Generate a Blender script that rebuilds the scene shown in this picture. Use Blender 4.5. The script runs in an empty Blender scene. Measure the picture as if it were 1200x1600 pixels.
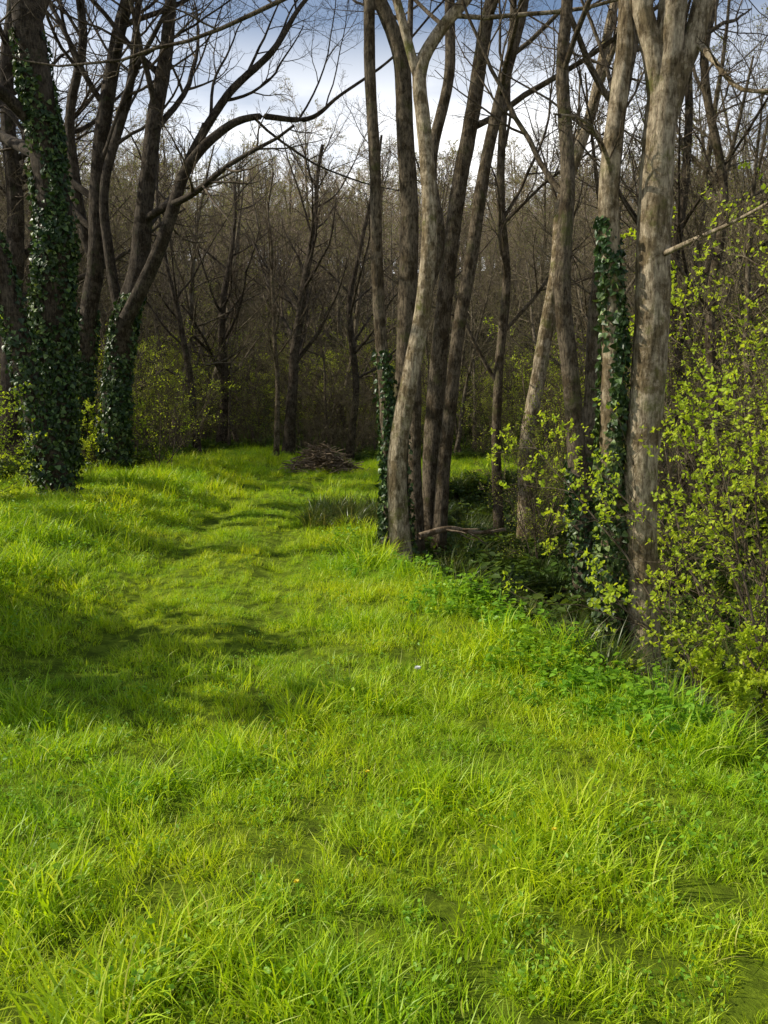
import bpy, math
import numpy as np
from mathutils import Vector
rng = np.random.default_rng(7)
sc = bpy.context.scene
sc.view_settings.view_transform = 'Standard'
sc.view_settings.look = 'None'
sc.view_settings.exposure = 0

# ------------------------------------------------------------------ sun / sky
SUN_DIR = Vector((-1.0, 0.06, 0.0)).normalized()
SUN_EL = math.radians(37)
world = bpy.data.worlds.new("World"); sc.world = world; world.use_nodes = True
nt = world.node_tree; N = nt.nodes; L = nt.links
bg = N['Background']; bg.inputs[1].default_value = 0.13
sky = N.new('ShaderNodeTexSky'); sky.sky_type = 'NISHITA'; sky.sun_disc = False
sky.sun_elevation = SUN_EL
sky.sun_rotation = math.atan2(SUN_DIR.x, SUN_DIR.y)
sky.dust_density = 0.6; sky.ozone_density = 1.6
tc = N.new('ShaderNodeTexCoord'); mp = N.new('ShaderNodeMapping')
mp.inputs['Scale'].default_value = (1.3, 1.3, 4.0); mp.inputs['Location'].default_value = (0.3, 0.1, 0.2)
nz_ = N.new('ShaderNodeTexNoise'); nz_.inputs['Scale'].default_value = 1.5; nz_.inputs['Detail'].default_value = 7
rp = N.new('ShaderNodeValToRGB'); rp.color_ramp.elements[0].position = 0.36; rp.color_ramp.elements[1].position = 0.54
mx = N.new('ShaderNodeMix'); mx.data_type = 'RGBA'
mx.inputs['B'].default_value = (11.0, 11.0, 11.0, 1)
L.new(tc.outputs['Generated'], mp.inputs[0]); L.new(mp.outputs[0], nz_.inputs['Vector'])
L.new(nz_.outputs['Fac'], rp.inputs[0])
# clouds lie low over the horizon
sx = N.new('ShaderNodeSeparateXYZ'); L.new(tc.outputs['Generated'], sx.inputs[0])
mr = N.new('ShaderNodeMapRange'); mr.inputs['From Min'].default_value = 0.32; mr.inputs['From Max'].default_value = 0.42
mr.inputs['To Min'].default_value = 1.0; mr.inputs['To Max'].default_value = 0.08
L.new(sx.outputs['Z'], mr.inputs['Value'])
mu = N.new('ShaderNodeMath'); mu.operation = 'MULTIPLY'
L.new(rp.outputs[0], mu.inputs[0]); L.new(mr.outputs[0], mu.inputs[1]); L.new(mu.outputs[0], mx.inputs['Factor'])
L.new(sky.outputs[0], mx.inputs['A']); L.new(mx.outputs['Result'], bg.inputs[0])

sl = bpy.data.lights.new("sun", 'SUN'); sl.energy = 5.0; sl.angle = math.radians(0.5); sl.color = (1.0, 0.94, 0.78)
so = bpy.data.objects.new("sun", sl); sc.collection.objects.link(so)
sdir = Vector((SUN_DIR.x*math.cos(SUN_EL), SUN_DIR.y*math.cos(SUN_EL), math.sin(SUN_EL)))
so.rotation_euler = sdir.to_track_quat('Z', 'Y').to_euler(); so.location = sdir*50

# ------------------------------------------------------------------ camera
PITCH = math.radians(7.0); EYE = 1.6; F = 1232.0
cam = bpy.data.cameras.new("camera"); co = bpy.data.objects.new("camera", cam); sc.collection.objects.link(co)
cam.sensor_fit = 'VERTICAL'; cam.angle = math.radians(66); cam.clip_start = 0.05; cam.clip_end = 3000
co.location = (0, 0, EYE); co.rotation_euler = (math.radians(90)-PITCH, 0, 0)
sc.camera = co

def W(a, b, D):
    """image pixel: column a / row b projected to estimated distance D (metres) -> world metres"""
    u = (a-600)/F; v = (800-b)/F
    s = D/(math.cos(PITCH)+v*math.sin(PITCH))
    return (u*s, D, EYE+(v*math.cos(PITCH)-math.sin(PITCH))*s)

# ------------------------------------------------------------------ terrain
def sstep(a, b, x):
    t = np.clip((x-a)/(b-a), 0, 1); return t*t*(3-2*t)
def xe(y):
    return np.interp(y, [-10, 0, 3, 3.7, 4.6, 6.2, 8, 9.2, 11, 13, 15, 18, 21, 25, 60],
                        [4.5, 2.9, 1.86, 1.58, 1.34, 0.86, 0.34, -0.12, -0.35, 0.0, 0.5, 1.4, 3.0, 4.4, 8])
def xl(y):
    return np.interp(y, [-10, 10, 12, 14, 18, 30], [-10, -9.5, -8.5, -7.2, -5.6, -5.2])
def wav(x, y, s, k=0):
    return (np.sin(x*1.3*s+1.7+k)*np.cos(y*1.1*s-0.6+k*2)+np.sin((x*0.8+y*1.9)*s+k*3+2.1)*0.7+np.sin((x*2.3-y*1.6)*s+k)*0.5+np.cos((x*3.1+y*2.7)*s-k)*0.3)/2.5
def lane(y):
    return np.interp(y, [0, 5, 8, 13, 18, 26], [-1.0, -1.35, -1.75, -2.1, -2.2, -1.5])
def H(x, y):
    x = np.asarray(x, float); y = np.asarray(y, float)
    z = 0.06*wav(x, y, 0.5) + 0.03*wav(x, y, 2.1, 1)
    d = x-xe(y)
    z = z - 0.62*sstep(0.0, 0.9, d)*(1-0.75*sstep(3.0, 4.5, d))*(1-sstep(24, 30, y))
    dl = x-lane(y)
    z = z + 0.36*sstep(0.9, 2.4, -dl)
    z = z - 0.07*np.exp(-((np.abs(dl)-0.6)/0.22)**2)*sstep(3, 6, y)
    hill = np.clip(y-31, 0, 86)
    z = z + 0.26*hill*sstep(0, 14, hill) + 0.6*wav(x, y, 0.06, 3)*sstep(30, 50, y)
    z = z + 0.06*np.clip(-x-12, 0, 60)*sstep(10, 30, y) + 0.05*np.clip(x-14, 0, 60)*sstep(10, 30, y)
    return z

class Acc:
    def __init__(s): s.v = []; s.q = []; s.m = []; s.n = 0
    def add(s, v, q, mat=0):
        v = np.asarray(v, np.float32).reshape(-1, 3); q = np.asarray(q, np.int64).reshape(-1, 4)
        s.v.append(v); s.q.append(q+s.n); s.m.append(np.full(len(q), mat, np.int32)); s.n += len(v)
    def obj(s, name, mats, link=True, parent=None, smooth=True):
        v = np.concatenate(s.v); q = np.concatenate(s.q); m = np.concatenate(s.m)
        me = bpy.data.meshes.new(name)
        me.vertices.add(len(v)); me.vertices.foreach_set('co', v.ravel())
        me.loops.add(len(q)*4); me.loops.foreach_set('vertex_index', q.ravel().astype(np.int32))
        me.polygons.add(len(q)); me.polygons.foreach_set('loop_start', (np.arange(len(q))*4).astype(np.int32))
        me.polygons.foreach_set('material_index', m)
        me.polygons.foreach_set('use_smooth', np.full(len(q), smooth))
        me.update(calc_edges=True)
        for mt in mats: me.materials.append(mt)
        o = bpy.data.objects.new(name, me)
        if link: sc.collection.objects.link(o)
        if parent: o.parent = parent
        return o

def nrm(a): return a/np.maximum(np.linalg.norm(a, axis=-1, keepdims=True), 1e-9)

# ------------------------------------------------------------------ materials
def newmat(name):
    m = bpy.data.materials.new(name); m.use_nodes = True
    nt = m.node_tree; return m, nt.nodes, nt.links, nt.nodes['Principled BSDF'], nt.nodes['Material Output']
def ramp(Nn, stops):
    r = Nn.new('ShaderNodeValToRGB'); e = r.color_ramp.elements
    e[0].position, e[0].color = stops[0][0], (*stops[0][1], 1)
    e[1].position, e[1].color = stops[-1][0], (*stops[-1][1], 1)
    for p, c in stops[1:-1]:
        k = e.new(p); k.color = (*c, 1)
    return r
def leafmat(name, stops, trans=0.45, rough=0.45, spec=0.35, patch=0.6, patchcol=None):
    m, Nn, Ll, P, out = newmat(name)
    g = Nn.new('ShaderNodeNewGeometry')
    r = ramp(Nn, stops); Ll.new(g.outputs['Random Per Island'], r.inputs[0])
    no = Nn.new('ShaderNodeTexNoise'); no.inputs['Scale'].default_value = patch; no.inputs['Detail'].default_value = 3
    Ll.new(g.outputs['Position'], no.inputs['Vector'])
    r2 = ramp(Nn, [(0.35, (0, 0, 0)), (0.65, (1, 1, 1))]); Ll.new(no.outputs['Fac'], r2.inputs[0])
    mxx = Nn.new('ShaderNodeMix'); mxx.data_type = 'RGBA'; mxx.blend_type = 'MULTIPLY'
    mxx.inputs['B'].default_value = (*(patchcol or (0.65, 0.85, 0.9)), 1)
    Ll.new(r2.outputs[0], mxx.inputs['Factor']); Ll.new(r.outputs[0], mxx.inputs['A'])
    Ll.new(mxx.outputs['Result'], P.inputs['Base Color'])
    P.inputs['Roughness'].default_value = rough; P.inputs['Specular IOR Level'].default_value = spec
    t = Nn.new('ShaderNodeBsdfTranslucent')
    gm = Nn.new('ShaderNodeMix'); gm.data_type = 'RGBA'; gm.blend_type = 'MULTIPLY'; gm.inputs['Factor'].default_value = 1
    gm.inputs['B'].default_value = (1.35, 1.25, 0.5, 1); Ll.new(mxx.outputs['Result'], gm.inputs['A'])
    Ll.new(gm.outputs['Result'], t.inputs['Color'])
    ms = Nn.new('ShaderNodeMixShader'); ms.inputs[0].default_value = trans
    Ll.new(P.outputs[0], ms.inputs[1]); Ll.new(t.outputs[0], ms.inputs[2]); Ll.new(ms.outputs[0], out.inputs['Surface'])
    return m
def barkmat(name, dark, light, moss=None, mossamt=0.5, scale=1.0, bump=0.6):
    m, Nn, Ll, P, out = newmat(name)
    tcn = Nn.new('ShaderNodeTexCoord')
    mpn = Nn.new('ShaderNodeMapping'); mpn.inputs['Scale'].default_value = (15*scale, 15*scale, 4.0*scale)
    Ll.new(tcn.outputs['Object'], mpn.inputs[0])
    n1 = Nn.new('ShaderNodeTexNoise'); n1.inputs['Scale'].default_value = 3; n1.inputs['Detail'].default_value = 10; n1.inputs['Roughness'].default_value = 0.72
    Ll.new(mpn.outputs[0], n1.inputs['Vector'])
    r = ramp(Nn, [(0.37, dark), (0.5, tuple((a+b)/2 for a, b in zip(dark, light))), (0.62, light)])
    Ll.new(n1.outputs['Fac'], r.inputs[0]); col = r.outputs[0]
    n3 = Nn.new('ShaderNodeTexNoise'); n3.inputs['Scale'].default_value = 5; n3.inputs['Detail'].default_value = 8; n3.inputs['Roughness'].default_value = 0.7
    Ll.new(tcn.outputs['Object'], n3.inputs['Vector'])
    r3 = ramp(Nn, [(0.47, (0, 0, 0)), (0.56, (1, 1, 1))]); Ll.new(n3.outputs['Fac'], r3.inputs[0])
    mb = Nn.new('ShaderNodeMix'); mb.data_type = 'RGBA'; mb.blend_type = 'MULTIPLY'; mb.inputs['B'].default_value = (0.45, 0.41, 0.33, 1)
    Ll.new(r3.outputs[0], mb.inputs['Factor']); Ll.new(col, mb.inputs['A']); col = mb.outputs['Result']
    if moss:
        n2 = Nn.new('ShaderNodeTexNoise'); n2.inputs['Scale'].default_value = 2.6; n2.inputs['Detail'].default_value = 12; n2.inputs['Roughness'].default_value = 0.8
        Ll.new(tcn.outputs['Object'], n2.inputs['Vector'])
        r2 = ramp(Nn, [(0.66-0.25*mossamt, (0, 0, 0)), (0.74-0.2*mossamt, (1, 1, 1))]); Ll.new(n2.outputs['Fac'], r2.inputs[0])
        mm = Nn.new('ShaderNodeMix'); mm.data_type = 'RGBA'; mm.inputs['B'].default_value = (*moss, 1)
        Ll.new(r2.outputs[0], mm.inputs['Factor']); Ll.new(col, mm.inputs['A']); col = mm.outputs['Result']
    Ll.new(col, P.inputs['Base Color']); P.inputs['Roughness'].default_value = 0.9; P.inputs['Specular IOR Level'].default_value = 0.2
    if bump:
        b = Nn.new('ShaderNodeBump'); b.inputs['Strength'].default_value = bump; b.inputs['Distance'].default_value = 0.04
        Ll.new(n1.outputs['Fac'], b.inputs['Height']); Ll.new(b.outputs[0], P.inputs['Normal'])
    return m

M_grass = leafmat("grass_blades", [(0.0, (0.25, 0.37, 0.008)), (0.5, (0.50, 0.64, 0.014)), (0.9, (0.72, 0.80, 0.03)), (1.0, (0.75, 0.66, 0.2))], 0.45, 0.45, 0.35, 0.8, (0.60, 0.80, 0.82))
M_sedge = leafmat("sedge_blades", [(0.0, (0.05, 0.075, 0.012)), (0.7, (0.12, 0.16, 0.02)), (1.0, (0.32, 0.26, 0.12))], 0.4, 0.35, 0.4, 1.5)
M_herb = leafmat("herb_leaves", [(0.0, (0.2, 0.36, 0.02)), (0.7, (0.36, 0.56, 0.04)), (1.0, (0.5, 0.66, 0.07))], 0.45, 0.45, 0.35, 2.0)
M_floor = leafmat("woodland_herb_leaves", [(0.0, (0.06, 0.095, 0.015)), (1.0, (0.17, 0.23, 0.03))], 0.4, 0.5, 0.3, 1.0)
M_ivy = leafmat("ivy_leaves", [(0.0, (0.022, 0.042, 0.010)), (0.7, (0.05, 0.085, 0.018)), (1.0, (0.24, 0.30, 0.09))], 0.15, 0.42, 0.35, 2.0)
M_young = leafmat("young_leaves", [(0.0, (0.40, 0.5, 0.03)), (1.0, (0.66, 0.74, 0.07))], 0.55, 0.5, 0.3, 2.0, (0.85, 0.95, 0.9))
M_holly = leafmat("holly_leaves", [(0.0, (0.04, 0.09, 0.02)), (1.0, (0.10, 0.17, 0.04))], 0.2, 0.4, 0.4, 2.0)
M_bud = leafmat("opening_buds", [(0.0, (0.22, 0.22, 0.05)), (1.0, (0.42, 0.41, 0.11))], 0.4, 0.6, 0.2, 0.3)
M_barkR = barkmat("ash_bark", (0.13, 0.095, 0.055), (0.64, 0.52, 0.36), (0.15, 0.15, 0.035), 0.5, 0.8, 1.0)
M_barkC = barkmat("alder_bark", (0.04, 0.03, 0.02), (0.25, 0.195, 0.13), (0.09, 0.09, 0.028), 0.45, 1, 1.0)
M_barkL = barkmat("dark_bark", (0.028, 0.022, 0.016), (0.13, 0.10, 0.07), (0.05, 0.055, 0.02), 0.4, 0.8, 1.0)
M_barkF = barkmat("woodland_bark", (0.045, 0.036, 0.024), (0.23, 0.185, 0.125), (0.09, 0.095, 0.03), 0.35, 0.6, 0)
M_twig = barkmat("twig_bark", (0.06, 0.045, 0.03), (0.2, 0.155, 0.11), None, 0, 1, 0)
M_twigN = barkmat("woodland_twig_bark", (0.10, 0.08, 0.045), (0.29, 0.24, 0.15), None, 0, 1, 0)
M_twigF = barkmat("sunlit_hill_twigs", (0.34, 0.26, 0.19), (0.60, 0.48, 0.37), None, 0, 1, 0)  # hillside twigs coloured paler to suggest sunlight and haze on the far wood
M_dead = barkmat("dead_wood", (0.14, 0.105, 0.07), (0.40, 0.30, 0.20), None, 0, 1, 0.3)

m, Nn, Ll, P, out = newmat("meadow_ground"); M_ground = m
at = Nn.new('ShaderNodeAttribute'); at.attribute_name = 'wood'
g = Nn.new('ShaderNodeNewGeometry')
n1 = Nn.new('ShaderNodeTexNoise'); n1.inputs['Scale'].default_value = 7; n1.inputs['Detail'].default_value = 10; n1.inputs['Roughness'].default_value = 0.7
Ll.new(g.outputs['Position'], n1.inputs['Vector'])
r1 = ramp(Nn, [(0.3, (0.05, 0.06, 0.010)), (0.5, (0.12, 0.17, 0.012)), (0.72, (0.30, 0.38, 0.03))]); Ll.new(n1.outputs['Fac'], r1.inputs[0])
r2 = ramp(Nn, [(0.3, (0.012, 0.010, 0.006)), (0.5, (0.034, 0.026, 0.014)), (0.62, (0.04, 0.05, 0.014)), (0.8, (0.09, 0.065, 0.035))]); Ll.new(n1.outputs['Fac'], r2.inputs[0])
mxg = Nn.new('ShaderNodeMix'); mxg.data_type = 'RGBA'
Ll.new(at.outputs['Fac'], mxg.inputs['Factor']); Ll.new(r1.outputs[0], mxg.inputs['A']); Ll.new(r2.outputs[0], mxg.inputs['B'])
Ll.new(mxg.outputs['Result'], P.inputs['Base Color']); P.inputs['Roughness'].default_value = 1.0; P.inputs['Specular IOR Level'].default_value = 0.05
b = Nn.new('ShaderNodeBump'); b.inputs['Strength'].default_value = 0.8; b.inputs['Distance'].default_value = 0.06
Ll.new(n1.outputs['Fac'], b.inputs['Height']); Ll.new(b.outputs[0], P.inputs['Normal'])

def wood(x, y):
    w = np.maximum(sstep(-0.1, 0.3, x-xe(y)), sstep(-0.3, 0.5, xl(y)-x))
    return np.maximum(w, sstep(27, 29, y))
t = np.linspace(-1, 1, 361); gx = 16*t+900*t**9
t = np.linspace(0, 1, 420); gy = -4+60*t+900*t**8
t2 = np.linspace(-1, 0, 40)[:-1]; gy = np.concatenate([-4+400*np.sign(t2)*np.abs(t2)**4, gy])
X, Y = np.meshgrid(gx, gy); Z = H(X, Y)
a = Acc(); ny, nx = X.shape
idx = np.arange(nx*ny).reshape(ny, nx)
a.add(np.stack([X, Y, Z], -1), np.stack([idx[:-1, :-1], idx[:-1, 1:], idx[1:, 1:], idx[1:, :-1]], -1))
ground = a.obj("meadow_ground", [M_ground])
att = ground.data.attributes.new('wood', 'FLOAT', 'POINT'); att.data.foreach_set('value', wood(X, Y).astype(np.float32).ravel())

# ------------------------------------------------------------------ tubes, trees
def tube(acc, Pp, R, sides, mat=0, lump=0.0, flare=False):
    B, n, _ = Pp.shape
    T = nrm(np.gradient(Pp, axis=1))
    mean = nrm(Pp[:, -1]-Pp[:, 0])
    ref = np.where(np.abs(mean[:, :1]) < 0.7, np.array([[1., 0, 0]]), np.array([[0, 1., 0]]))[:, None, :]
    U = nrm(np.cross(T, ref)); V = np.cross(T, U)
    an = np.arange(sides)/sides*2*math.pi
    rr = R[:, :, None]*np.ones(sides)
    if lump:
        s = np.arange(n)[None, :, None]; ph = rng.uniform(0, 6, 6)
        rr = rr*(1+lump*(np.sin(2*an+s*0.13+ph[0])+0.7*np.sin(3*an-s*0.21+ph[1])+0.5*np.sin(5*an+s*0.15+ph[2])*np.sin(s*0.7+ph[3])))
        rr = rr*(1+0.02*rng.normal(size=rr.shape))
    if flare:
        h = (Pp[:, :, 2]-Pp[:, :1, 2])[:, :, None]
        rr = rr*(1+np.exp(-h/0.28)*(0.35+0.25*np.sin(4*an+1.0)+0.12*np.sin(7*an)))
    ring = Pp[:, :, None, :]+rr[..., None]*(np.cos(an)[:, None]*U[:, :, None, :]+np.sin(an)[:, None]*V[:, :, None, :])
    i0 = (np.arange(B)[:, None, None]*n+np.arange(n-1)[None, :, None])*sides
    k = np.arange(sides)[None, None, :]; k2 = (k+1) % sides
    q = np.stack([i0+k, i0+k2, i0+sides+k2, i0+sides+k], -1)
    acc.add(ring, q, mat)

def grow(Pp, R, k, t0, t1, lenf, n, ang, wob, trop, rfac, rmin):
    B, n0, _ = Pp.shape
    pl = np.linalg.norm(np.diff(Pp, axis=1), axis=2).sum(1)
    pi = np.repeat(np.arange(B), k); M = len(pi)
    t = t0+(t1-t0)*((np.tile(np.arange(k), B)+rng.uniform(0, 1, M))/k)
    f = np.clip(t*(n0-1), 0, n0-1.001); i = f.astype(int); fr = (f-i)[:, None]
    p = Pp[pi, i]*(1-fr)+Pp[pi, i+1]*fr; r = R[pi, i]*(1-fr[:, 0])+R[pi, i+1]*fr[:, 0]
    T = nrm(Pp[pi, i+1]-Pp[pi, i])
    rv = rng.normal(size=(M, 3)); pr = nrm(np.cross(T, rv))
    aa = np.radians(rng.uniform(ang[0], ang[1], M))[:, None]
    d = nrm(np.cos(aa)*T+np.sin(aa)*pr)
    Ln = pl[pi]*lenf*(1.15-0.65*(t-t0)/(t1-t0+1e-6))*rng.uniform(0.6, 1.25, M)
    out = np.zeros((M, n, 3)); out[:, 0] = p
    for s in range(1, n):
        d = nrm(d+rng.normal(0, wob, (M, 3))+np.array([0, 0, trop]))
        p = p+d*(Ln/(n-1))[:, None]; out[:, s] = p
    r0 = np.maximum(r*rfac, rmin)
    rad = r0[:, None]*np.linspace(1, 0.28, n)[None, :]
    return out, np.maximum(rad, rmin*0.5)

def resample(pts, rads, step):
    pts = np.array(pts, float); rads = np.array(rads, float)
    P_ = np.vstack([2*pts[0]-pts[1], pts, 2*pts[-1]-pts[-2]])
    o = []; rr = []
    for i in range(len(pts)-1):
        seg = np.linalg.norm(pts[i+1]-pts[i]); m_ = max(2, int(seg/step))
        tt = np.arange(m_)/m_
        p0, p1, p2, p3 = P_[i:i+4]
        for t_ in tt:
            o.append(0.5*((2*p1)+(-p0+p2)*t_+(2*p0-5*p1+4*p2-p3)*t_**2+(-p0+3*p1-3*p2+p3)*t_**3))
            rr.append(rads[i]*(1-t_)+rads[i+1]*t_)
    o.append(pts[-1]); rr.append(rads[-1])
    return np.array(o), np.array(rr)

def leaves(acc, C, D, Nn_, S, shape='oval', mat=0):
    D = nrm(D); Sd = nrm(np.cross(D, Nn_)); Up = np.cross(Sd, D)
    if shape == 'oval': l1, l2 = (0.30, 0.3), (0.27, 0.68)
    elif shape == 'ivy': l1, l2 = (0.52, 0.12), (0.33, 0.6)
    else: l1, l2 = (0.13, 0.3), (0.12, 0.7)
    s = S[:, None]
    v = np.stack([C, C+s*(l1[0]*Sd+l1[1]*D+0.1*Up), C+s*(l2[0]*Sd+l2[1]*D+0.08*Up), C+s*(D-0.08*Up),
                  C+s*(-l2[0]*Sd+l2[1]*D+0.08*Up), C+s*(-l1[0]*Sd+l1[1]*D+0.1*Up)], 1)
    b_ = (np.arange(len(C))*6)[:, None]
    q = np.concatenate([b_+np.array([[0, 1, 2, 3]]), b_+np.array([[0, 3, 4, 5]])], 1)
    acc.add(v, q, mat)

def twigleaves(acc, Pp, per, size, mat, shape='oval'):
    B, n, _ = Pp.shape
    pi = np.repeat(np.arange(B), per); f = rng.uniform(0.2, 0.999, len(pi))*(n-1); i = f.astype(int); fr = (f-i)[:, None]
    C = Pp[pi, i]*(1-fr)+Pp[pi, i+1]*fr
    D = nrm(rng.normal(size=C.shape)+np.array([0, 0, 0.4])); Nr = nrm(rng.normal(size=C.shape)+np.array([0, 0, 1.0]))
    leaves(acc, C, D, Nr, size*rng.uniform(0.6, 1.3, len(C)), shape, mat)

def ivy(path, rad, z0, z1, count, size, thick, parent, name='ivy'):
    a = Acc()
    sel = np.where((path[:, 2] > z0) & (path[:, 2] < z1))[0]
    i = rng.choice(sel[:-1], count); fr = rng.uniform(0, 1, count)[:, None]
    c = path[i]*(1-fr)+path[np.minimum(i+1, len(path)-1)]*fr
    th = rng.uniform(0, 2*math.pi, count)
    zz = (c[:, 2]-z0)/(z1-z0)
    keep = (wav(th*1.5, c[:, 2]*1.5, 1.0, 2)+0.9-1.0*zz) > rng.uniform(-0.3, 0.5, count)
    c = c[keep]; th = th[keep]; i = i[keep]; n_ = len(c)
    o = np.stack([np.cos(th), np.sin(th), np.zeros(n_)], 1)
    c = c+o*(rad[i]*1.03+thick*rng.uniform(0, 1, n_)**1.5*(1.3-zz[keep])*(0.8+0.5*wav(th, c[:, 2], 4, 1)))[:, None]
    D = np.array([0, 0, -0.9])+0.6*rng.normal(size=(n_, 3))+0.3*o
    leaves(a, c, D, o+0.45*rng.normal(size=(n_, 3)), size*rng.uniform(0.5, 1.3, n_), 'ivy')
    return a.obj(name, [M_ivy], parent=parent, smooth=False)

def hero(name, stems, bark, top=13, limbs=10, t0=0.3, ivys=None, limblen=0.28, extra=None, lv4=4):
    a = Acc(); paths = []
    for si, (pts, rads) in enumerate(stems):
        pts = [np.array(p, float) for p in pts]; rads = list(rads)
        if si == 0 or pts[0][2] < 0.9:
            pts[0][2] = float(H(pts[0][0], pts[0][1]))-0.15
        d = nrm(pts[-1]-pts[-2]); p = pts[-1].copy(); r = rads[-1]
        while p[2] < top*rng.uniform(0.9, 1.05):
            d = nrm(d+np.array([0, 0, 0.18])+rng.normal(0, 0.1, 3)); p = p+d*1.2; r = max(r*0.84, 0.02)
            pts.append(p.copy()); rads.append(r)
        P_, R_ = resample(pts, rads, 0.1)
        P_ = P_+0.010*np.stack([np.sin(np.arange(len(P_))*0.31+si), np.cos(np.arange(len(P_))*0.23+si), 0*np.arange(len(P_))], 1)
        tube(a, P_[None], R_[None], 20, 0, 0.035, flare=(pts[0][2] < 0.3))
        paths.append((P_, R_))
        A1, B1 = grow(P_[None], R_[None], limbs, t0, 0.99, limblen, 12, (30, 65), 0.10, 0.05, 0.45, 0.012)
        tube(a, A1, B1, 7, 0)
        A2, B2 = grow(A1, B1, 8, 0.2, 1.0, 0.42, 8, (25, 60), 0.14, 0.05, 0.55, 0.006)
        tube(a, A2, B2, 4, 1)
        A3, B3 = grow(A2, B2, 6, 0.15, 1.0, 0.5, 6, (25, 60), 0.16, 0.04, 0.6, 0.0035)
        tube(a, A3, B3, 3, 1)
        if lv4:
            A4, B4 = grow(A3, B3, lv4, 0.2, 1.0, 0.5, 4, (25, 60), 0.18, 0.03, 0.7, 0.0025)
            tube(a, A4, B4, 3, 1)
    for pts, rads in (extra or []):
        P_, R_ = resample([np.array(p, float) for p in pts], rads, 0.1)
        tube(a, P_[None], R_[None], 8, 0)
        A2, B2 = grow(P_[None], R_[None], 12, 0.25, 1.0, 0.25, 8, (25, 60), 0.14, 0.04, 0.5, 0.005)
        tube(a, A2, B2, 4, 1)
        A3, B3 = grow(A2, B2, 6, 0.15, 1.0, 0.5, 6, (25, 60), 0.16, 0.04, 0.6, 0.003); tube(a, A3, B3, 3, 1)
        A4, B4 = grow(A3, B3, 3, 0.15, 1.0, 0.5, 4, (25, 60), 0.16, 0.04, 0.6, 0.0025); tube(a, A4, B4, 3, 1)
    o = a.obj(name, [bark, M_twig])
    for (si, z0, z1, cnt, size, thick) in (ivys or []):
        ivy(paths[si][0], paths[si][1], z0, z1, cnt, size, thick, o)
    return o

def ST(D, pts, rads):
    if np.isscalar(D): D = [D]*len(pts)
    return ([W(p[0], p[1], d) for p, d in zip(pts, D)], np.interp(np.linspace(0, 1, len(pts)), np.linspace(0, 1, len(rads)), rads))

# --- left group
hero("oak_tree", [ST(14, [(82, 790), (86, 650), (82, 500), (86, 350), (66, 200), (50, 80), (32, -60)], [0.33, 0.30, 0.27, 0.22])],
     M_barkL, 15, 11, 0.35, [(0, -0.2, 8.0, 12000, 0.08, 0.13)], limblen=0.33)
hero("ash_tree", [ST(18, [(126, 740), (132, 560), (150, 400), (156, 250), (176, 100), (205, -20)], [0.22, 0.18, 0.13]),
                  ST(18.3, [(150, 430), (120, 300), (110, 180), (130, 60), (120, -40)], [0.12, 0.08])],
     M_barkL, 16, 14, 0.3, [(0, -0.2, 4, 2500, 0.09, 0.1)])
hero("ash_tree", [ST(17.5, [(176, 745), (180, 640), (192, 520), (215, 430), (225, 330), (240, 200), (262, 60), (270, -30)], [0.28, 0.24, 0.17, 0.10]),
                  ST(17, [(196, 500), (245, 400), (290, 270), (345, 205), (400, 182), (480, 186), (530, 150)], [0.16, 0.11, 0.065, 0.03]),
                  ST(17.8, [(205, 470), (262, 350), (300, 240), (355, 150), (425, 80), (470, 10)], [0.13, 0.09, 0.045]),
                  ST(17.6, [(195, 520), (170, 400), (165, 280), (200, 150), (215, 20)], [0.12, 0.07])],
     M_barkL, 14, 11, 0.3, [(0, -0.2, 4.2, 5000, 0.09, 0.13)])
hero("ash_tree", [ST(12.5, [(95, 800), (70, 690), (35, 560), (5, 430), (-40, 280), (-80, 100)], [0.2, 0.17, 0.12])],
     M_barkL, 13, 6, 0.5, [(0, 0, 4.5, 3500, 0.075, 0.12)], lv4=2)
hero("ash_tree", [ST(20, [(20, 740), (15, 550), (25, 350), (10, 150), (20, 0)], [0.24, 0.14]),
                  ST(20, [(18, 600), (-20, 400), (-60, 200)], [0.14, 0.1])], M_barkL, 15, 14, 0.25)
# trees standing left of the view; their trunk shadows cross the meadow
hero("ash_tree", [([(-8.2, 9.8, 0), (-8.1, 9.8, 2.5), (-8.3, 9.8, 5), (-8.1, 9.9, 8)], [0.26, 0.23, 0.18, 0.12])], M_barkL, 12, 4, 0.7, [(0, 0, 5, 4000, 0.09, 0.2)], lv4=0)
hero("ash_tree", [([(-9.0, 11.8, 0), (-8.8, 11.8, 2.5), (-9.0, 11.8, 5), (-8.8, 11.8, 8)], [0.24, 0.2, 0.16, 0.12])], M_barkL, 12, 4, 0.7, [(0, 0, 5, 4000, 0.09, 0.2)], lv4=0)
# --- trees along the far edge of the clearing
hero("oak_tree", [ST(27, [(450, 735), (455, 640), (462, 540), (480, 420), (492, 340)], [0.2, 0.16, 0.08])], M_barkL, 10, 16, 0.25, limblen=0.42, lv4=3)
hero("oak_tree", [ST(29, [(345, 725), (352, 610), (346, 500), (362, 390)], [0.2, 0.15, 0.08])], M_barkL, 10, 16, 0.25, limblen=0.42, lv4=3)
hero("ash_tree", [ST(25.5, [(431, 748), (434, 620), (428, 500), (424, 390)], [0.09, 0.07, 0.04])], M_barkC, 9, 12, 0.3, lv4=3)
hero("ash_tree", [ST(28, [(545, 732), (556, 600), (546, 480), (565, 380)], [0.14, 0.11, 0.07])], M_barkL, 10, 14, 0.25, limblen=0.38, lv4=3)
hero("ash_tree", [ST(25, [(310, 735), (300, 620), (285, 520), (262, 420)], [0.13, 0.1, 0.06])], M_barkL, 9, 12, 0.25, limblen=0.36, lv4=3)
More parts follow.
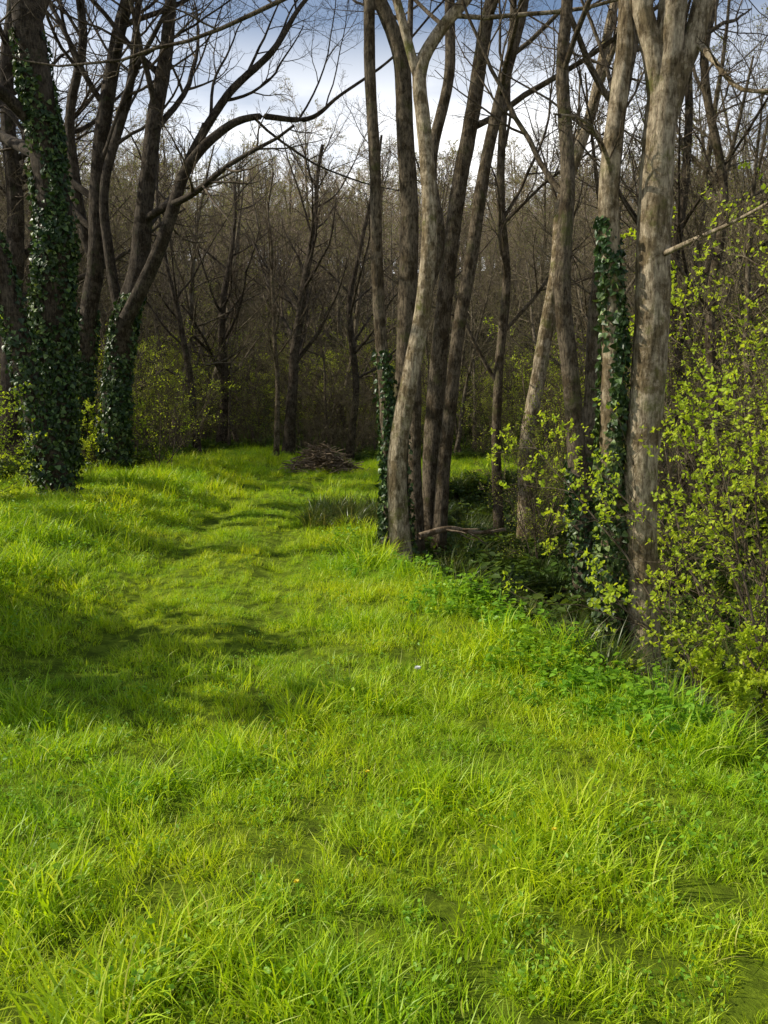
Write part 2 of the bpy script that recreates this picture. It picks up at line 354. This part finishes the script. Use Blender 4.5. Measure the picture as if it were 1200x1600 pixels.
# --- centre cluster
hero("alder_tree", [ST(9.7, [(606, 870), (612, 760), (604, 640), (594, 520), (590, 400), (584, 250), (578, 60), (577, -30)], [0.11, 0.075, 0.07, 0.06])],
     M_barkC, 13, 8, 0.45, [(0, -0.6, 2.4, 3200, 0.055, 0.08)])
hero("alder_tree", [ST(9.9, [(630, 860), (624, 720), (632, 560), (640, 400), (634, 230), (628, 100), (600, 20), (560, -60)], [0.13, 0.11, 0.115, 0.09, 0.07])],
     M_barkC, 13, 8, 0.4, [(0, -0.6, 1.6, 1200, 0.055, 0.07)])
hero("alder_tree", [ST(9.3, [(626, 885), (621, 740), (640, 590), (664, 460), (672, 350), (662, 200), (658, 110), (690, 45), (742, -20)], [0.12, 0.10, 0.09, 0.075, 0.055]),
                    ST(9.3, [(659, 150), (640, 80), (620, 0), (600, -60)], [0.055, 0.04])],
     M_barkR, 13, 7, 0.45)
hero("alder_tree", [ST(12.4, [(672, 815), (678, 660), (690, 520), (702, 400), (722, 270), (750, 100), (772, -20)], [0.15, 0.13, 0.115, 0.09])],
     M_barkC, 14, 8, 0.4)
hero("alder_tree", [ST(12.0, [(682, 800), (702, 640), (720, 500), (744, 350), (774, 180), (812, 40), (822, -20)], [0.11, 0.095, 0.085, 0.065])],
     M_barkC, 14, 8, 0.4)
hero("alder_tree", [ST(11.5, [(652, 800), (648, 640), (652, 520), (684, 380), (674, 260), (700, 120), (705, -20)], [0.10, 0.085, 0.07])],
     M_barkC, 13, 8, 0.45)
# --- right group
hero("alder_tree", [ST(13, [(820, 822), (824, 690), (845, 570), (868, 430), (884, 300), (930, 150), (960, 0)], [0.13, 0.12, 0.10, 0.07])],
     M_barkR, 13, 8, 0.35)
hero("alder_tree", [ST(8.8, [(912, 945), (905, 760), (892, 600), (880, 450), (886, 260), (880, 100), (885, -20)], [0.12, 0.095, 0.075, 0.06])],
     M_barkC, 12, 9, 0.35, [(0, -0.6, 1.2, 1500, 0.055, 0.06)])
hero("ash_tree", [ST(9.8, [(918, 900), (922, 700), (935, 480), (958, 260), (975, 120), (1000, -20)], [0.11, 0.10, 0.08])], M_barkC, 12, 9, 0.35)
hero("ash_tree", [ST(5.9, [(943, 1010), (958, 850), (954, 680), (958, 480), (952, 300), (962, 170), (975, 60), (982, -40)], [0.095, 0.08, 0.065, 0.05])],
     M_barkR, 10, 7, 0.5, [(0, -0.5, 3.1, 5500, 0.045, 0.06)],
     extra=[(([W(957, 330, 5.9), W(950, 250, 5.8), (W(915, 190, 5.6)), W(865, 178, 5.4)]), [0.02, 0.016, 0.012, 0.006])], lv4=2)
hero("ash_tree", [ST(5.85, [(1010, 1020), (1002, 860), (1004, 700), (1018, 500), (1024, 350), (1030, 220), (1036, 130)], [0.125, 0.125, 0.115, 0.10]),
                  ST(5.85, [(1034, 200), (1018, 80), (1004, 20), (1000, -40)], [0.08, 0.07]),
                  ST(5.85, [(1034, 205), (1062, 110), (1085, 60), (1112, -40)], [0.08, 0.07])],
     M_barkR, 11, 6, 0.55,
     extra=[([W(1030, 400, 5.8), W(1090, 372, 5.5), W(1150, 345, 5.2), W(1230, 300, 4.9)], [0.022, 0.016, 0.012, 0.008]),
            ([W(1085, 60, 5.85), W(1120, 100, 5.6), W(1160, 140, 5.4), W(1240, 138, 5.2)], [0.025, 0.018, 0.014, 0.01])], lv4=2)
hero("ash_tree", [ST(11.0, [(1130, 860), (1120, 700), (1110, 500), (1130, 300), (1100, 100), (1120, -20)], [0.07, 0.05])], M_barkC, 11, 10, 0.25)
hero("ash_tree", [ST(14.0, [(780, 800), (776, 640), (790, 450), (782, 250), (800, 50)], [0.09, 0.06])], M_barkC, 12, 12, 0.2)
hero("ash_tree", [ST(12.0, [(1060, 840), (1068, 650), (1050, 450), (1075, 250), (1070, 50)], [0.08, 0.05])], M_barkL, 12, 12, 0.2)

# ------------------------------------------------------------------ instancing helper
def src(name): return bpy.data.collections.new(name)
def scatter(name, coll, xy, z, rot, scl, idx):
    n_ = len(z); me = bpy.data.meshes.new(name)
    me.vertices.add(n_); me.vertices.foreach_set('co', np.column_stack([xy, z]).astype(np.float32).ravel())
    for nm, ty, key, val in (('rot', 'FLOAT_VECTOR', 'vector', rot), ('scl', 'FLOAT', 'value', scl), ('idx', 'INT', 'value', idx)):
        at = me.attributes.new(nm, ty, 'POINT')
        at.data.foreach_set(key, np.asarray(val, np.int32 if ty == 'INT' else np.float32).ravel())
    o = bpy.data.objects.new(name, me); sc.collection.objects.link(o)
    ng = bpy.data.node_groups.new(name, 'GeometryNodeTree')
    ng.interface.new_socket('Geometry', in_out='INPUT', socket_type='NodeSocketGeometry')
    ng.interface.new_socket('Geometry', in_out='OUTPUT', socket_type='NodeSocketGeometry')
    A = ng.nodes; gi = A.new('NodeGroupInput'); go = A.new('NodeGroupOutput')
    ip = A.new('GeometryNodeInstanceOnPoints'); ci = A.new('GeometryNodeCollectionInfo')
    ci.inputs['Collection'].default_value = coll; ci.inputs['Separate Children'].default_value = True; ci.inputs['Reset Children'].default_value = True
    def na(nm, ty):
        x = A.new('GeometryNodeInputNamedAttribute'); x.data_type = ty; x.inputs['Name'].default_value = nm
        return x.outputs['Attribute']
    ng.links.new(gi.outputs[0], ip.inputs['Points']); ng.links.new(ci.outputs[0], ip.inputs['Instance'])
    ip.inputs['Pick Instance'].default_value = True
    ng.links.new(na('idx', 'INT'), ip.inputs['Instance Index'])
    ng.links.new(na('rot', 'FLOAT_VECTOR'), ip.inputs['Rotation'])
    ng.links.new(na('scl', 'FLOAT'), ip.inputs['Scale'])
    ng.links.new(ip.outputs[0], go.inputs[0])
    md = o.modifiers.new('scatter', 'NODES'); md.node_group = ng
    return o

def blades(acc, roots, h, w, bend, mat=0, n=5, az=None):
    B = len(h); az = rng.uniform(0, 2*math.pi, B) if az is None else az
    d = np.stack([np.cos(az), np.sin(az), 0*az], 1)
    fa = az+math.pi/2+rng.normal(0, 0.5, B); sd = np.stack([np.cos(fa), np.sin(fa), 0*fa], 1)
    s = np.linspace(0, 1, n)[None, :, None]; hh = h[:, None, None]; bb = bend[:, None, None]
    p = roots[:, None, :]+d[:, None, :]*hh*(bb*s**1.9+0.12*s)+np.array([0, 0, 1.])*hh*(s-0.45*bb*s**2.6)
    wd = w[:, None, None]*np.array([0.75, 1.0, 0.85, 0.55, 0.06])[None, :, None]*0.5
    v = np.stack([p-sd[:, None, :]*wd, p+sd[:, None, :]*wd], 2)
    b_ = (np.arange(B)*n*2)[:, None]+(np.arange(n-1)*2)[None, :]
    acc.add(v, np.stack([b_, b_+1, b_+3, b_+2], -1), mat)

def disc(n_, r):
    a_ = rng.uniform(0, 2*math.pi, n_); q = r*np.sqrt(rng.uniform(0, 1, n_))
    return np.stack([q*np.cos(a_), q*np.sin(a_), np.full(n_, -0.02)], 1), a_

GR = src("grass_tufts")
for i in range(10):
    a = Acc(); nb = 48; ro, aa = disc(nb, 0.10)
    if i < 6:
        h = rng.uniform(0.04, 0.13, nb); wd = rng.uniform(0.0035, 0.0065, nb); be = rng.uniform(0.15, 0.9, nb)
    elif i < 8:
        h = rng.uniform(0.08, 0.21, nb); wd = rng.uniform(0.004, 0.007, nb); be = rng.uniform(0.3, 1.0, nb)
    else:
        h = rng.uniform(0.04, 0.11, nb); wd = rng.uniform(0.003, 0.006, nb); be = rng.uniform(0.2, 0.9, nb)
    az = aa+rng.normal(0, 1.3, nb); blades(a, ro, h, wd, be, 0, 5, az)
    if i >= 8:
        n_ = 22; r_, _ = disc(n_, 0.11); r_[:, 2] = rng.uniform(0.03, 0.09, n_)
        leaves(a, r_, rng.normal(size=(n_, 3))*[1, 1, 0.3], np.array([0, 0, 1.])+0.4*rng.normal(size=(n_, 3)), rng.uniform(0.012, 0.028, n_), 'oval', 1)
    GR.objects.link(a.obj("grass_tuft_%02d" % i, [M_grass, M_herb], link=False))

def region(x0, x1, y0, y1, dens):
    n_ = int((x1-x0)*(y1-y0)*dens); return rng.uniform(x0, x1, n_), rng.uniform(y0, y1, n_)
xs, ys, ss = [], [], []
for (x0, x1, y0, y1, dn, sc0) in ((-3.5, 3.2, 0.6, 4.5, 200, 0.85), (-6, 3.2, 4.5, 8, 115, 0.95), (-10, 3, 8, 14, 60, 1.2), (-11, 5, 14, 28.5, 28, 1.6), (-8, -3.5, -1, 4.5, 30, 1.2), (-3.5, 6, -2, 0.6, 25, 1.2), (3.2, 6, 0.6, 3, 30, 1.0)):
    x, y = region(x0, x1, y0, y1, dn)
    xs.append(x); ys.append(y); ss.append(np.full(len(x), sc0))
x = np.concatenate(xs); y = np.concatenate(ys); s = np.concatenate(ss)
k = (x < xe(y)+0.10+0.12*wav(x, y, 3)) & (x > xl(y)-0.3)
bare = wav(x, y, 3.3, 5)
k &= ~((bare < -0.6) & (rng.uniform(0, 1, len(x)) < 0.7))
x, y, s = x[k], y[k], s[k]
dl = x-lane(y)
pathf = np.exp(-(dl/0.95)**4)*sstep(3.5, 6, y)
rut = np.exp(-((np.abs(dl)-0.6)/0.2)**2)*sstep(3.5, 6, y)
cl = wav(x, y, 2.6, 1); c2 = wav(x, y, 7, 4)
s = s*(0.85+0.48*cl+0.5*c2)*(1-0.33*pathf)*(1-0.25*rut)*(1+0.25*sstep(0.9, 0.0, xe(y)-x))*(1+0.3*sstep(0.9, 1.6, -dl)*sstep(3.5, 5, y)*sstep(3.2, 2.0, -dl))*rng.uniform(0.7, 1.3, len(x))
s = np.clip(s, 0.42, 2.1)
idx = rng.choice(10, len(x), p=[.12, .12, .12, .12, .12, .12, .04, .04, .10, .10])
idx = np.where((cl+c2 > 0.6) & (rng.uniform(0, 1, len(x)) < 0.5), rng.integers(6, 8, len(x)), idx)
rot = np.stack([rng.normal(0, 0.2, len(x))+0.25*wav(x, y, 3.7, 2), rng.normal(0, 0.2, len(x))+0.25*wav(x, y, 3.4, 7), rng.uniform(0, 6.283, len(x))], 1)
scatter("meadow_grass", GR, np.column_stack([x, y]), H(x, y), rot, s, idx)

SG = src("sedge_clumps")
for i in range(4):
    a = Acc(); nb = 90; ro, aa = disc(nb, 0.10)
    blades(a, ro, rng.uniform(0.25, 0.6, nb), rng.uniform(0.006, 0.012, nb), rng.uniform(0.2, 1.0, nb), 0, 5, aa+rng.normal(0, 0.6, nb))
    SG.objects.link(a.obj("sedge_clump_%d" % i, [M_sedge], link=False))
x, y = region(-1.5, 7, 1.5, 22, 10.0); d = x-xe(y)
k = (d > 0.12) & (d < 4.5) & (wav(x, y, 1.5, 3)+0.5 > rng.uniform(-0.4, 0.5, len(x))); x, y = x[k], y[k]
x2 = rng.uniform(-1.1, -0.1, 50); y2 = rng.uniform(10.8, 12.6, 50); x = np.append(x, x2); y = np.append(y, y2)
n_ = len(x)
scatter("sedge", SG, np.column_stack([x, y]), H(x, y), np.stack([rng.normal(0, .15, n_), rng.normal(0, .15, n_), rng.uniform(0, 6.28, n_)], 1), rng.uniform(0.4, 1.05, n_), rng.integers(0, 4, n_))

def herbmesh(coll, nm, count, hgt, ls, mat, shape='oval'):
    for i in range(count):
        a = Acc(); ns = 7; ro, aa = disc(ns, 0.09)
        top = ro+np.stack([rng.normal(0, .05, ns), rng.normal(0, .05, ns), hgt*rng.uniform(0.5, 1.1, ns)], 1)
        tt = np.linspace(0, 1, 4)[None, :, None]; Pp = ro[:, None]*(1-tt)+top[:, None]*tt
        tube(a, Pp, np.full((ns, 4), 0.002), 3, 0)
        pi = np.repeat(np.arange(ns), 14); f = rng.uniform(0.2, 1, len(pi))[:, None]
        C = ro[pi]*(1-f)+top[pi]*f; az = rng.uniform(0, 6.28, len(pi))
        D = np.stack([np.cos(az), np.sin(az), rng.uniform(-0.5, 0.5, len(pi))], 1)
        leaves(a, C, D, np.array([0, 0, 1.])+0.3*rng.normal(size=C.shape), ls*rng.uniform(0.5, 1.25, len(pi)), shape, 0)
        coll.objects.link(a.obj("%s_%d" % (nm, i), [mat], link=False))
HB = src("nettle_plants"); herbmesh(HB, "nettle_plant", 4, 0.24, 0.045, M_herb)
x, y = region(-1, 3, 2.5, 10, 42); d = x-xe(y)
dens = np.exp(-((d+0.05)/0.4)**2)*np.where((y > 3.6) & (y < 7.0), 1.0, 0.15)
k = dens > rng.uniform(0, 1, len(x)); x, y = x[k], y[k]; ns_ = rng.uniform(0.5, 1.25, len(x))
x2 = rng.uniform(-9, -4, 500); y2 = rng.uniform(7, 18, 500); k = (wav(x2, y2, 1.1, 6) > 0.1); x = np.append(x, x2[k]); y = np.append(y, y2[k]); ns_ = np.append(ns_, rng.uniform(0.4, 0.9, k.sum()))
x2 = rng.uniform(-5.5, 2.5, 600); y2 = rng.uniform(1.5, 12, 600); k = (wav(x2, y2, 2.0, 9) > 0.35) & (x2 < xe(y2)); x = np.append(x, x2[k]); y = np.append(y, y2[k]); ns_ = np.append(ns_, rng.uniform(0.25, 0.5, k.sum()))
n_ = len(x)
scatter("nettle_patch", HB, np.column_stack([x, y]), H(x, y)-0.03, np.stack([rng.normal(0, .12, n_), rng.normal(0, .12, n_), rng.uniform(0, 6.28, n_)], 1), ns_, rng.integers(0, 4, n_))
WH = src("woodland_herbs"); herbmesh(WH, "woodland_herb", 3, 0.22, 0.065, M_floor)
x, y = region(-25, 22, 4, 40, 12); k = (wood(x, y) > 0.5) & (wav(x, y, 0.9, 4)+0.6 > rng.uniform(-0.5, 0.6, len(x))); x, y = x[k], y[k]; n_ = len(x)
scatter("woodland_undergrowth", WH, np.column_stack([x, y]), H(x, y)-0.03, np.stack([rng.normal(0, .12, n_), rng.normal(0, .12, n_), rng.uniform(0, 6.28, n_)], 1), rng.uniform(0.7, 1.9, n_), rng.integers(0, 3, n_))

# ------------------------------------------------------------------ woodland trees
def wtree(nm, coll, hgt, r, limbs, rm, leafy=0, low=0.25, stems=1, bark=None, tw=None, lsize=0.05, lmat=None):
    a = Acc()
    for s_ in range(stems):
        n0 = 16; d = nrm(np.array([rng.normal(0, .08), rng.normal(0, .08), 1.])+(0 if stems == 1 else 1)*np.array([rng.normal(0, .25), rng.normal(0, .25), 0])); p = np.array([0, 0, -0.3]); P_ = [p]
        for i in range(n0-1):
            d = nrm(d+rng.normal(0, .05, 3)+np.array([0, 0, 0.04])); p = p+d*(hgt+0.3)/(n0-1); P_.append(p)
        P_ = np.array(P_)[None]; R_ = (r*np.linspace(1, 0.15, n0))[None]
        tube(a, P_, R_, 8, 0)
        A1, B1 = grow(P_, R_, limbs, low, 0.97, 0.36, 8, (30, 70), 0.11, 0.06, 0.4, rm*2); tube(a, A1, B1, 4, 0)
        A2, B2 = grow(A1, B1, 7, 0.2, 1, 0.45, 6, (25, 60), 0.14, 0.05, 0.55, rm*1.4); tube(a, A2, B2, 3, 1)
        A3, B3 = grow(A2, B2, 6, 0.15, 1, 0.5, 4, (25, 60), 0.16, 0.04, 0.6, rm); tube(a, A3, B3, 3, 1)
        A4, B4 = grow(A3, B3, 2, 0.2, 1, 0.55, 3, (25, 60), 0.18, 0.03, 0.7, rm*0.8); tube(a, A4, B4, 3, 1)
        if leafy: twigleaves(a, A4, leafy, lsize, 2)
    coll.objects.link(a.obj(nm, [bark or M_barkF, tw or M_twigN, lmat or M_bud], link=False))
WT = src("woodland_trees")
for i in range(5):
    wtree("woodland_tree_%d" % i, WT, rng.uniform(10, 13.5), rng.uniform(0.10, 0.19), 16, 0.006, leafy=1 if i % 2 else 0, low=0.18, lsize=0.05)
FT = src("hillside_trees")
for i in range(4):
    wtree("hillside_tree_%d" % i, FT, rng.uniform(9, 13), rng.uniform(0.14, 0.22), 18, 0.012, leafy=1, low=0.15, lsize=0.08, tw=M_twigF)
BS = src("bare_shrubs")
for i in range(5):
    wtree("bare_shrub_%d" % i, BS, rng.uniform(1.6, 3.4), 0.014, 6, 0.003, leafy=(1 if i < 3 else 0), low=0.1, stems=5, lsize=0.028, bark=M_twig, tw=M_twigN, lmat=M_young)
def jit(x0, x1, y0, y1, sp):
    gx_, gy_ = np.meshgrid(np.arange(x0, x1, sp), np.arange(y0, y1, sp))
    return gx_.ravel()+rng.uniform(-.45, .45, gx_.size)*sp, gy_.ravel()+rng.uniform(-.45, .45, gx_.size)*sp
x, y = jit(-27, 26, 9, 50, 2.8)
k = ((x > np.interp(y, [9, 14, 20, 30], [4.4, 4.0, 5.2, 5.5])) & (y > 9)) | ((x < xl(y)-1.2) & (y > 20)) | (y > 28.5)
x, y = x[k], y[k]; n_ = len(x)
scatter("bare_woodland", WT, np.column_stack([x, y]), H(x, y), np.stack([rng.normal(0, .06, n_), rng.normal(0, .06, n_), rng.uniform(0, 6.28, n_)], 1), rng.uniform(0.45, 1.05, n_), rng.integers(0, 5, n_))
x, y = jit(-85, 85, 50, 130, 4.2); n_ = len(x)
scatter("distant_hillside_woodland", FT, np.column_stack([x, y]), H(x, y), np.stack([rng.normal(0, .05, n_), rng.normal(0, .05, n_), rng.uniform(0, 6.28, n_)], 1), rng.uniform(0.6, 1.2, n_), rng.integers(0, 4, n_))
x, y = jit(-24, 24, 6, 46, 1.6)
k = ((x > xe(y)+2.4)) | ((x < xl(y)-0.4) & (y > 14)) | (y > 28.2)
k &= rng.uniform(0, 1, len(x)) < 0.8
x, y = x[k], y[k]; n_ = len(x)
scatter("bare_shrubs", BS, np.column_stack([x, y]), H(x, y), np.stack([rng.normal(0, .1, n_), rng.normal(0, .1, n_), rng.uniform(0, 6.28, n_)], 1), rng.uniform(0.6, 1.35, n_), rng.integers(0, 5, n_))

# ------------------------------------------------------------------ leafy shrubs
def shrub(name, x, y, hgt, stems, spread, per, ls, mat, lean=(0, 0)):
    a = Acc(); z = float(H(x, y))
    P_ = []
    for s_ in range(stems):
        d = nrm(np.array([rng.normal(lean[0], spread), rng.normal(lean[1], spread), 1.])); p = np.array([x+rng.normal(0, .12), y+rng.normal(0, .12), z-0.1]); q = [p]
        hh = hgt*rng.uniform(0.6, 1.1)
        for i in range(9):
            d = nrm(d+rng.normal(0, .09, 3)+np.array([0, 0, 0.02])); p = p+d*hh/9; q.append(p)
        P_.append(q)
    P_ = np.array(P_); R_ = np.repeat((0.012*np.linspace(1, .25, 10))[None], stems, 0)
    tube(a, P_, R_, 6, 0)
    A1, B1 = grow(P_, R_, 8, 0.12, 1, 0.4, 7, (30, 70), .12, .02, .5, .003); tube(a, A1, B1, 4, 0)
    A2, B2 = grow(A1, B1, 6, 0.15, 1, 0.45, 5, (25, 65), .14, .02, .6, .002); tube(a, A2, B2, 3, 0)
    A3, B3 = grow(A2, B2, 3, 0.2, 1, 0.5, 4, (25, 65), .14, .02, .6, .0015); tube(a, A3, B3, 3, 0)
    twigleaves(a, A3, per, ls, 1)
    return a.obj(name, [M_twig, mat])
shrub("hawthorn_bush", 2.6, 5.2, 3.0, 8, 0.22, 6, 0.03, M_young, (-0.02, 0))
shrub("hawthorn_bush", 3.4, 6.6, 3.6, 8, 0.2, 6, 0.035, M_young, (-0.08, 0))
shrub("hawthorn_bush", 2.3, 4.9, 1.1, 9, 0.45, 9, 0.028, M_young)
shrub("hawthorn_bush", -5.3, 9.8, 2.5, 9, 0.3, 5, 0.03, M_young)
shrub("hawthorn_bush", -5.9, 11.5, 1.5, 9, 0.4, 3, 0.035, M_young)
shrub("shadow_holly", -5.2, 5.7, 2.6, 16, 0.26, 10, 0.06, M_holly)  # both hollies are unseen, added left of view to shade the lawn
shrub("shadow_holly", -4.4, 4.6, 2.1, 16, 0.24, 10, 0.06, M_holly)
shrub("hawthorn_bush", -6.3, 17.5, 1.7, 10, 0.35, 2, 0.045, M_young)
shrub("hawthorn_bush", -5.2, 18.5, 2.6, 7, 0.4, 1, 0.04, M_young)

# ------------------------------------------------------------------ brush pile, fallen branch
a = Acc(); n_ = 480
cx, cy = -1.8, 22.5; cz = float(H(cx, cy))
aa = rng.uniform(0, math.pi, n_); c = np.stack([rng.normal(0, .42, n_), rng.normal(0, .3, n_)], 1)
hh = 0.75*np.exp(-((c[:, 0]/.7)**2+(c[:, 1]/.5)**2))*rng.uniform(0.1, 1, n_)+0.05
ctr = np.stack([cx+c[:, 0], cy+c[:, 1], cz+hh], 1); d = nrm(np.stack([np.cos(aa), np.sin(aa), rng.normal(0, .25, n_)], 1)); Ln = rng.uniform(.3, 1.1, n_)
tt = np.linspace(-.5, .5, 5); Pp = ctr[:, None]+d[:, None]*(Ln[:, None]*tt)[..., None]+rng.normal(0, .02, (n_, 5, 3))
tube(a, Pp, rng.uniform(.006, .02, n_)[:, None]*np.linspace(1, .5, 5)[None], 5, 0); a.obj("brush_pile", [M_dead])
a = Acc(); P_, R_ = resample([W(655, 838, 10.8), W(700, 826, 11), W(745, 832, 11.2), W(790, 828, 11.4)], [.045, .04, .03, .02], .08)
tube(a, P_[None], R_[None], 9, 0, 0.05); A2, B2 = grow(P_[None], R_[None], 8, .2, 1, .3, 6, (25, 60), .12, .02, .5, .004); tube(a, A2, B2, 4, 0)
a.obj("fallen_branch", [M_dead])

# ------------------------------------------------------------------ flowers
m, Nn, Ll, P, out = newmat("dandelion_yellow"); P.inputs['Base Color'].default_value = (0.85, 0.7, 0.02, 1)
def flower(name, x, y, h, mt, r):
    a = Acc(); z = float(H(x, y)); p = np.array([[[x, y, z], [x+.01, y, z+h*.5], [x, y+.01, z+h]]])
    tube(a, p, np.full((1, 3), .0015), 5, 1); n_ = 26; az = np.linspace(0, 6.283*2, n_)
    D = np.stack([np.cos(az), np.sin(az), np.where(np.arange(n_) < 13, 0.15, 0.7)], 1)
    leaves(a, np.repeat(p[:, 2], n_, 0), D, np.array([0, 0, 1.])+0*D, np.full(n_, r), 'thin', 0); a.obj(name, [mt, M_herb])
for (x, y, h) in ((-0.07, 3.15, .14), (-.28, 2.35, .12), (.62, 2.7, .12)):
    flower("dandelion", x, y, h, m, .011)
m2, Nn, Ll, P, out = newmat("daisy_white"); P.inputs['Base Color'].default_value = (0.8, 0.8, 0.75, 1)
flower("daisy", 0.19, 4.3, .18, m2, .022)
